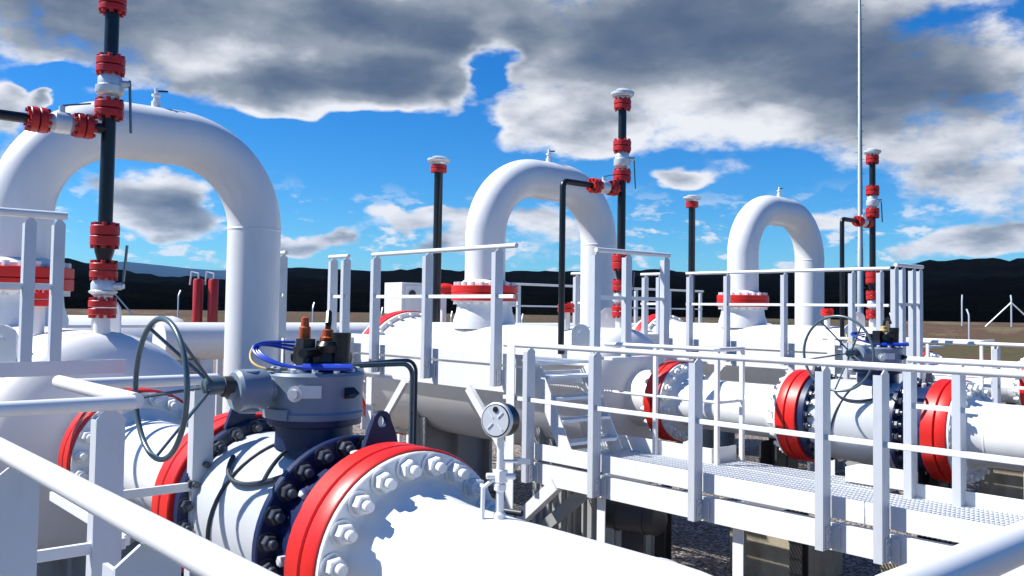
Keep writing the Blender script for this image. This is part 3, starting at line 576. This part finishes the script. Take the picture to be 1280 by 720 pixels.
    # stair between the two decks
    t = thing('steel_stair', lab['stair'], 'stair', (-2.9, oy-1.5, 1.2), 'short stairs between walkways')
    for y in (oy-1.92, oy-1.22):
        q = M(); q.beam((-3.34, y, 2.06), (-2.86, y, 1.22), .012, .17, (0,1,0)); q.build('side_plate', 'white', t)
    for k in range(4):
        f = (k+.6)/4.4; x = -3.30+.44*f; z = 2.12-.92*f; q = M(); q.box(x-.09, x+.09, oy-1.91, oy-1.23, z-.03, z); q.build('tread', 'grate', t)
    # railings
    rail_x(glab['front'], 'railings of the walkways', oy-2.1, -3.62, 2.95, [-3.22, -2.32, -1.18, -.04, .40, 1.6, 2.8], 2.30, [1.765], .955)
    rail_x(glab['up'], 'railings of the walkways', oy-2.1, -6.15, ux, list(posts), 3.31, [2.79], 1.86)
    rail_x(glab['upl'], 'railings of the walkways', oy-2.16, -7.1, -6.62, [-6.98, -6.66], 3.31, [2.79], 1.90)
    rail_x(glab['bay'], 'railings of the walkways', oy-3.0, -8.0, -6.68, [-7.85, -6.75], 3.31, [2.79], 1.90)
    rail_y(glab['end'], 'railings of the walkways', ex, oy+eys[0]-.03, oy+eys[-1]+.04, [oy+y for y in eys], 3.31, [2.80], 2.15 if ex < -3 else 1.2)
    rail_x(glab['back'], 'railings of the walkways', oy-.93, .02, 2.9, [.06, .44, 1.7, 2.8], 2.30, [1.93, 1.60], 1.0)
    t = thing('guard_rail', glab['bayr'], 'railing', (-1.5, oy-.9, 1.2), 'railings of the walkways')
    q = M(); q.tube([(-3.3, oy-.93, 2.30), (-1.86, oy-.93, 2.30), (-1.84, oy-.91, 2.30), (-1.84, oy-.50, 2.30)], .022, 14); q.build('top_rail', 'white', t)
    q = M(); q.tube([(-3.3, oy-.93, 1.79), (-1.86, oy-.93, 1.79), (-1.84, oy-.91, 1.79), (-1.84, oy-.50, 1.79)], .016, 12); q.build('mid_rail', 'white', t)
    for x, y in ((-1.84, oy-.93), (-1.84, oy-.52), (-2.6, oy-.93)):
        M().box(x-.02, x+.02, y-.02, y+.02, 1.0, 2.28).build('post', 'white', t)
platform(0., 'mid',
 dict(low='lower grating walkway at the right with white toe plates', up='raised grating walkway between the nearest valve and the middle gooseneck', stair='short white stair joining the two decks beside the red ring'),
 dict(front='long white railing along the front of the lower walkway, with pointed posts', up='white railing on the raised walkway just left of the middle gooseneck', upl='short two-post railing between the stack and the largest gooseneck, nearer of two',
      bay='short railing touching the right leg of the largest gooseneck', end='three-post railing in front of the middle black riser', back='white two-bar railing at the far right between lower walkway and outlet pipe',
      bayr='thin white corner railing between the stair and the grey valve'))
platform(6.25, 'far',
 dict(low='lower grating walkway of the farthest line behind the middle valve', up='raised walkway of the farthest line below the smallest gooseneck', stair='short stair of the farthest line at the right'),
 dict(front='farthest lower railing, near the fence posts at the right edge', up='white railing in front of the smallest gooseneck', upl='short railing left of the smallest gooseneck, beside its slim black stack',
      bay='short railing behind the middle black riser', end='white railing right of the farthest black riser, below the mast', back='farthest two-bar railing at the right edge', bayr='thin corner railing of the farthest line'), -2.6, -2.1, (-2.95, -2.75, -2.45, -2.25), (-6.05, -5.3, -4.25, -3.14, -2.72))

# railings round the nearest valve (left foreground)
t = rail_x('thick white handrail in the left foreground, slanting down across the corner', 'railings at the left', -7.62, .03, 3.4, [.96, 1.86, 2.75], 2.285, [1.70], 1.0, .025)
t = rail_y('low white railing at the left edge behind the slanting handrail', 'railings at the left', .0, -9.2, -7.02, [-7.10, -8.3], 2.30, [1.79], 1.0)
t = rail_x('short white railing going back to the handwheel at left', 'railings at the left', -7.0, -1.05, -.04, [], 2.30, [1.79], 1.0, .03)
t = rail_y('white railing with one tall post beside the nearest handwheel', 'railings at the left', -.86, -7.0, -6.34, [-6.40], 2.30, [1.79], 1.0)
t = rail_y('tall white railing before the largest gooseneck at the left edge', 'railings at the left', -2.9, -9.4, -6.50, [-6.54, -6.71, -8.0], 3.22, [2.76], 2.28, .026, .068)
t = rail_y('white railing crossing the foreground pipe at the bottom right corner', 'railings at the left', 2.84, -7.05, -4.8, [-5.0], 2.30, [1.75], .2, .03)
t = thing('raised_walkway', 'raised deck edge at left under the tall railing', 'walkway', (-4, -8, 0), 'raised walkways beside the vessels')
q = M(); grating(q, -8.6, -2.92, -9.4, -7.05, 2.12, .04); q.build('deck_grating', 'grate', t)
q = M(); q.box(-2.91, -2.895, -9.4, -6.1, 2.19, 2.285); q.build('toe_plate', 'white', t, .002)
q = M(); q.box(-2.96, -2.90, -9.4, -7.12, 1.98, 2.06); q.build('stringer', 'white', t)
for y in (-7.05, -8.9):
    q = M(); q.box(-3.03, -2.97, y-.06, y+.06, 0, 1.86); q.build('column', 'white', t)
t = thing('walkway', 'lower walkway beside the nearest valve, under the slanting handrail', 'walkway', (1.4, -7.3, 0), 'steel walkways of the pipelines')
q = M(); grating(q, .0, 2.84, -7.55, -6.98, 1.2); grating(q, -.95, .0, -7.0, -6.62, 1.2); q.build('deck_grating', 'grate', t)
q = M(); channel_x(q, -.0, 2.9, -7.555, .955, 1.158); q.build('stringer', 'white', t)
q = M(); channel_x(q, -.95, 2.9, -6.60, .955, 1.158, -1); q.build('stringer', 'white', t)
for x in (.1, 2.7):
    for y in (-7.5, -6.7): M().box(x-.04, x+.04, y-.04, y+.04, 0, .955).build('leg', 'white', t)

# ------------------------------------------------------------------ pressure gauge on the foreground pipe
gx, gy = .95, -6.07
t = thing('pressure_gauge', 'round metal pressure gauge on a stem standing on the foreground pipe', 'gauge', (gx, gy, AX+RP-.01))
q = M(); q.lathe([(0, .022), (.02, .022), (.03, .014), (.10, .014), (.105, .022), (.125, .022), (.13, .014), (.30, .012)], (gx, gy, AX+RP-.005), (0,0,1), 16); q.build('stem', 'pipe', t)
q = M(); q.box(gx-.02, gx+.02, gy-.02, gy+.02, AX+RP+.125, AX+RP+.17); q.lathe([(-.05, .011), (.055, .011)], (gx, gy, AX+RP+.147), (.66,.75,0), 10); nv = q.build('needle_valve', 'pipe', t, .004)
q = M(); q.beam((gx+.03, gy+.045, AX+RP+.20), (gx+.07, gy+.08, AX+RP+.20), .008, .02); q.lathe([(0, .006), (.06, .006)], (gx, gy, AX+RP+.2), (.66,.75,0), 8); q.build('valve_handle', 'silver', nv)
M().tube([(gx-.005, gy-.005, AX+RP+.15), (gx-.04, gy-.045, AX+RP+.105), (gx-.04, gy-.045, AX+RP-.02)], .008, 10).build('impulse_tube', 'pipe', t)
gz = 2.265; gd = Vector((.30, -.95, .06)).normalized(); gc = Vector((gx, gy, gz))
q = M(); q.lathe([(k*.74, m*.74) for k, m in ((-.05, .06), (-.045, .078), (.03, .078), (.034, .083), (.045, .083), (.05, .078))], gc, gd, 40); cs = q.build('gauge_case', 'black', t); M().lathe([(.020, .0622), (.034, .0622), (.0365, .058)], gc, gd, 40, False).build('bezel', 'silver', cs)
q = M(); q.lathe([(.0372, .054), (.0388, .054)], gc, gd, 40); dial = q.build('dial_face', 'body', t)
a_, u_2, v_2 = basis(gd)
for k in range(4):
    q = M()
    an = R(45+90*k); dd = u_2*math.cos(an)+v_2*math.sin(an); q.beam(gc+gd*.0395+dd*.014, gc+gd*.0395+dd*.043, .0055, .003, gd)
    q.build('raised_mark', 'white', dial)
M().lathe([(.0388, .0105), (.042, .0105)], gc+v_2*.038, gd, 14).build('relief_plug', 'black', dial)

# conduit from the nearest operator down to the ground
q = M(); q.tube([(-.36, -6.07, 2.375), (-.28, -5.75, 2.385), (-.27, -5.66, 2.385)] + arc((-.27, -5.66, 2.325), (0,1,0), (0,0,1), .06, 90, 0, 6) + [(-.27, -5.60, 2.2), (-.27, -5.60, 0)], .012, 12)
o = q.build('conduit', 'wheel', loc=(-.27, -5.6, 0)); tag(o, 'grey conduit bending down behind the nearest valve', 'conduit')
q = M(); q.tube([(-.40, -6.0, 2.372), (-.30, -5.68, 2.40), (-.295, -5.62, 2.40)] + arc((-.295, -5.62, 2.34), (0,1,0), (0,0,1), .06, 90, 0, 6) + [(-.295, -5.56, 2.2), (-.295, -5.56, 0)], .009, 12)
o = q.build('conduit', 'cable', loc=(-.295, -5.56, 0)); tag(o, 'thin dark conduit beside the grey one, behind the nearest valve', 'conduit')

# ------------------------------------------------------------------ clutter under the middle walkway
def ribbed(x0, x1, y0, y1, h_, lab, m='support'):
    t = thing('pedestal', lab, 'pedestal', ((x0+x1)/2, (y0+y1)/2, 0), 'steel pedestals under the walkway')
    q = M(); q.box(x0, x1, y0, y1, .02, h_); q.box(x0-.06, x1+.06, y0-.06, y1+.06, 0, .02); q.build('box_column', m, t, .01)
    q = M(); n = 5
    for i in range(n):
        x = x0+.03+(x1-x0-.06)*i/(n-1); q.box(x-.012, x+.012, y0-.03, y0-.001, .02, h_); 
        y = y0+.03+(y1-y0-.06)*i/(n-1); q.box(x1+.001, x1+.03, y-.012, y+.012, .02, h_)
    q.build('stiffener', m, t)
ribbed(-3.72, -3.28, -1.55, -1.15, .94, 'ribbed grey pedestal under the left end of the lower walkway')
ribbed(-3.12, -2.5, -1.45, -.95, .80, 'broad grey pedestal carrying the dark drain drum under the lower walkway')
t = thing('drain_drum', 'dark drum with dished ends lying under the lower walkway', 'drum', (-2.0, -1.65, .6))
q = M(); q.lathe([(-.34, .02), (-.32, .09), (-.27, .14), (.27, .14), (.32, .09), (.34, .02)], (-2.25, -1.68, .74), (1,.25,0), 28); q.build('drum_shell', 'steel', t)
q = M(); q.lathe([(-.02, .15), (.02, .15)], (-2.11, -1.645, .74), (1,.25,0), 28); q.lathe([(-.02, .15), (.02, .15)], (-2.39, -1.715, .74), (1,.25,0), 28); q.box(-2.37, -2.13, -1.69, -1.65, .0, .62); q.build('drum_strap', 'steel', t)
for i, (p0, p1, r, lb) in enumerate((((-4.4, -1.5, .45), (-2.9, -3.3, .45), .045, 'thin white drain pipe on the ground between the vessels'), ((-5.2, -1.3, .25), (-2.2, -2.9, .25), .06, 'thicker pale drain pipe low on the ground beneath the raised walkway'), ((-4.9, -2.9, .7), (-3.1, -2.3, .7), .03, 'dark thin hose line under the raised walkway'), ((-1.4, -1.3, .12), (1.8, -1.6, .12), .05, 'dark pipe lying on gravel under the lower walkway'))):
    q = M(); q.tube([p0, p1], r, 14); 
    for f in (.2, .8):
        p = Vector(p0).lerp(Vector(p1), f); q.box(p.x-.03, p.x+.03, p.y-.03, p.y+.03, 0, p.z-r*.6)
    o = q.build('drain_pipe', ('pipe', 'body', 'cable', 'cable')[i], loc=Vector(p0).lerp(Vector(p1), .5)); tag(o, lb, 'pipe')
t = thing('manifold_valve', 'small dark valve with handle on the drain pipe behind the gauge', 'valve', (-3.9, -2.1, .4))
q = M(); q.lathe([(-.12, .10), (-.10, .12), (-.08, .06), (.08, .06), (.10, .12), (.12, .10)], (-3.9, -2.1, .5), (.64,-.77,0), 20); q.lathe([(0, .05), (.25, .04)], (-3.9, -2.1, .5), (0,0,1), 14); q.box(-3.95, -3.85, -2.15, -2.05, 0, .45); q.build('valve_body', 'steel', t)
M().tube([(-3.9,-2.1,.75), (-3.7,-2.05,.77), (-3.6,-2.0,.78)], .015, 8).build('valve_handle', 'steel', t)

# ------------------------------------------------------------------ background plant
t = thing('red_actuator', 'tall dark red twin cylinder actuator beside the right leg of the largest gooseneck', 'actuator', (-16.1, 0, 1.5))
ax_, ay_ = -16.2, -.05
for dxy in (-.17, .17):
    q = M(); q.lathe([(2.25, .11), (3.2, .11), (3.24, .09)], (ax_+dxy*.66, ay_+dxy*.75, 0), (0,0,1), 20); c = q.build('cylinder', 'dred', t)
    q = M(); q.tube([(ax_+dxy*.66, ay_+dxy*.75, 3.24), (ax_+dxy*.66, ay_+dxy*.75, 3.36), (ax_+dxy*.66-.15, ay_+dxy*.75-.1, 3.40), (ax_+dxy*.66-.17, ay_+dxy*.75-.12, 3.1)], .02, 8); q.build('tubing', 'silver', c)
q = M(); q.box(ax_-.30, ax_+.30, ay_-.40, ay_+.40, 1.78, 2.08); q.lathe([(2.08, .14), (2.25, .16)], (ax_, ay_, 0), (0,0,1), 18); q.build('gearbox', 'red', t, .03)
q = M(); q.lathe([(1.1, .2), (1.78, .2)], (ax_, ay_, 0), (0,0,1), 20); q.box(ax_-.4, ax_+.4, ay_-.4, ay_+.4, 0, 1.1); q.build('base', 'pipe', t)
t = thing('storage_tank', 'low white tank in the background behind the nearest handwheel', 'tank', (-17, -1.4, 0))
q = M(); q.lathe([(-3.4, .05), (-3.3, .5), (-3.1, .78), (-2.9, .85), (1.7, .85), (1.9, .78), (2.1, .5), (2.2, .05)], (-17.2, -2.2, 1.55), (.3,.95,0), 40); q.build('shell', 'shell', t)
for f in (-2.3, 1.1): M().box(-17.2+.3*f-.5, -17.2+.3*f+.5, -2.2+.95*f-.15, -2.2+.95*f+.15, 0, .95).build('saddle', 'support', t)
t = thing('header_pipe', 'long white header pipe lying across the yard behind the goosenecks', 'pipe', (-12, 3, 0))
q = M(); q.tube([(-12.2, -2.5, 2.02), (-12.2, 16, 2.02)], .33, 32); q.build('pipe', 'pipe', t)
for y in (-2, 1, 4, 7, 11, 15): M().box(-12.4, -12.0, y-.15, y+.15, 0, 1.70).build('support', 'support', t)
rail_y('white railing in the background behind the nearest handwheel', 'railings in the background', -13.6, -4.2, 2.6, [-4.1, -3.0, -1.9, -.8, .3, 1.4, 2.5], 2.25, [1.7], .0, .03)
rail_y('white railing in the background between middle and smallest goosenecks', 'railings in the background', -13.6, 5.4, 14.6, [5.5, 7., 8.5, 10., 11.5, 13., 14.5], 3.3, [2.75], 1.0, .03)
t = thing('instrument_cabinet', 'white instrument cabinet on legs between the slim stack and railing', 'cabinet', (-9.9, 1.0, 0))
q = M(); q.box(-10.15, -9.6, .7, 1.3, 2.55, 3.1); q.build('cabinet_box', 'white', t, .01)
q = M(); q.box(-9.597, -9.58, .76, 1.24, 2.6, 3.05); q.build('cabinet_door', 'white', t, .005)
q = M(); q.lathe([(0, .07), (.02, .07), (.021, .05)], (-9.58, .9, 2.9), (1,0,0), 16); q.build('gauge_window', 'black', t)
for x, y in ((-10.1, .75), (-9.65, .75), (-10.1, 1.25), (-9.65, 1.25)): M().box(x-.03, x+.03, y-.03, y+.03, 0, 2.55).build('leg', 'white', t)
t = thing('small_actuator', 'small red and black actuator beside the flange of the middle gooseneck', 'actuator', (-8.6, .9, 2.4))
q = M(); q.lathe([(2.3, .05), (2.9, .05)], (-8.6, .85, 0), (0,0,1), 14); q.build('post', 'pipe', t)
q = M(); q.lathe([(-.1, .08), (.02, .10), (.14, .08)], (-8.6, .85, 2.98), (.66,.75,0), 18); q.build('red_head', 'red', t)
q = M(); q.lathe([(-.3, .05), (-.26, .08), (-.1, .08)], (-8.6, .85, 2.98), (.66,.75,0), 18); q.build('black_cap', 'black', t)
# grey skids beyond the farthest line
for i, (x, y, lb) in enumerate(((-5.0, 15.5, 'low grey pipe skid beyond the farthest line, left of two'), (-1.2, 18., 'low grey pipe skid beyond the farthest line, right of two'))):
    t = thing('pipe_skid', lb, 'skid', (x, y, 0), 'grey skids by the fence')
    M().tube([(x-2.4, y, 1.1), (x+2.4, y, 1.1)], .3, 24).build('pipe', 'body', t)
    for f in (-1.6, 0, 1.6): M().box(x+f-.15, x+f+.15, y-.3, y+.3, 0, .85).build('support', 'support', t)
    q = M(); q.disc((x+1.2, y, 1.1), XU, -.1, .1, .45, 28); q.build('flange', 'body', t)

# tall mast
t = thing('lightning_mast', 'tall thin grey mast at the right, reaching out of the picture', 'mast', (-19.2, 35, 0))
q = M(); q.lathe([(0, .17), (6, .145), (6.02, .13), (12, .11), (12.02, .10), (18, .085), (18.02, .07), (24, .05)], (-19.1, 34.9, .0), (0,0,1), 16); q.build('pole', 'mast', t)
q = M()
for k in range(60):
    z = 1.5+k*.36; q.beam((-19.1, 34.9, z), (-19.1+(.24 if k % 2 else -.24)*.66, 34.9+(.24 if k % 2 else -.24)*.75, z), .02, .02)
o = q.build('climbing_pegs', 'mast', t); o['kind'] = 'stuff'
M().box(-19.6, -18.6, 34.4, 35.4, -.1, .25).build('foundation', 'concrete', t)

# ------------------------------------------------------------------ perimeter fences with cranked concrete posts
def fence(lab, dist, sp, a0, a1, dz, jit):
    t = thing('perimeter_fence', lab, 'fence', (3.39+dist*math.sin(R((a0+a1)/2)), -8.17+dist*math.cos(R((a0+a1)/2)), 0), 'perimeter fences')
    A = Vector((3.39+dist*math.sin(R(a0)), -8.17+dist*math.cos(R(a0)), 0)); B = Vector((3.39+dist*math.sin(R(a1)), -8.17+dist*math.cos(R(a1)), 0))
    n = int((B-A).length/sp); out_ = Vector((A-B).cross(Vector((0,0,1)))).normalized(); tops = []
    for i in range(n+1):
        p = A.lerp(B, i/n); z0 = terr((p-Vector((cx0, cy0, 0))).length)+dz; p.z = z0
        if out_.dot(p-Vector((3, -8, 0))) < 0: out_ = -out_
        q = M(); q.tube([p-Vector((0,0,.3)), p+Vector((0,0,1.55)), p+Vector((0,0,1.68))+out_*.05, p+Vector((0,0,1.95))+out_*.28+Vector((random.uniform(-.05,.05), 0, 0))], .046, 6); q.build('fence_post', 'galv', t); tops.append((p.copy()))
        if i % 9 == jit:
            for s in (-1, 1):
                q = M(); q.tube([p+Vector((0,0,1.5)), p+(B-A).normalized()*1.6*s+Vector((0,0,-.2))], .045, 6); q.build('fence_brace', 'galv', t)
fence('nearer row of cranked fence posts before the dark hills', 65, 2.6, -27, -5, 0., 3)
fence('farther row of cranked fence posts before the dark hills', 68.5, 4.2, -82, -5, 0., 3)

# ------------------------------------------------------------------ air
hz = M().box(-7400, 7400, -7400, 7400, -7, 262)
me = bpy.data.meshes.new('haze'); me.from_pydata([tuple(p) for p in hz.v], [], hz.f)
o = bpy.data.objects.new('haze', me); COL.objects.link(o); tag(o, kind='stuff')
m = bpy.data.materials.new('haze_air'); m.use_nodes = True; n = m.node_tree; n.nodes.clear()
pv = n.nodes.new('ShaderNodeVolumePrincipled'); mo = n.nodes.new('ShaderNodeOutputMaterial'); n.links.new(pv.outputs[0], mo.inputs['Volume'])
pv.inputs['Color'].default_value = (.30, .60, 1., 1); pv.inputs['Density'].default_value = 5e-5; pv.inputs['Anisotropy'].default_value = .2
me.materials.append(m)
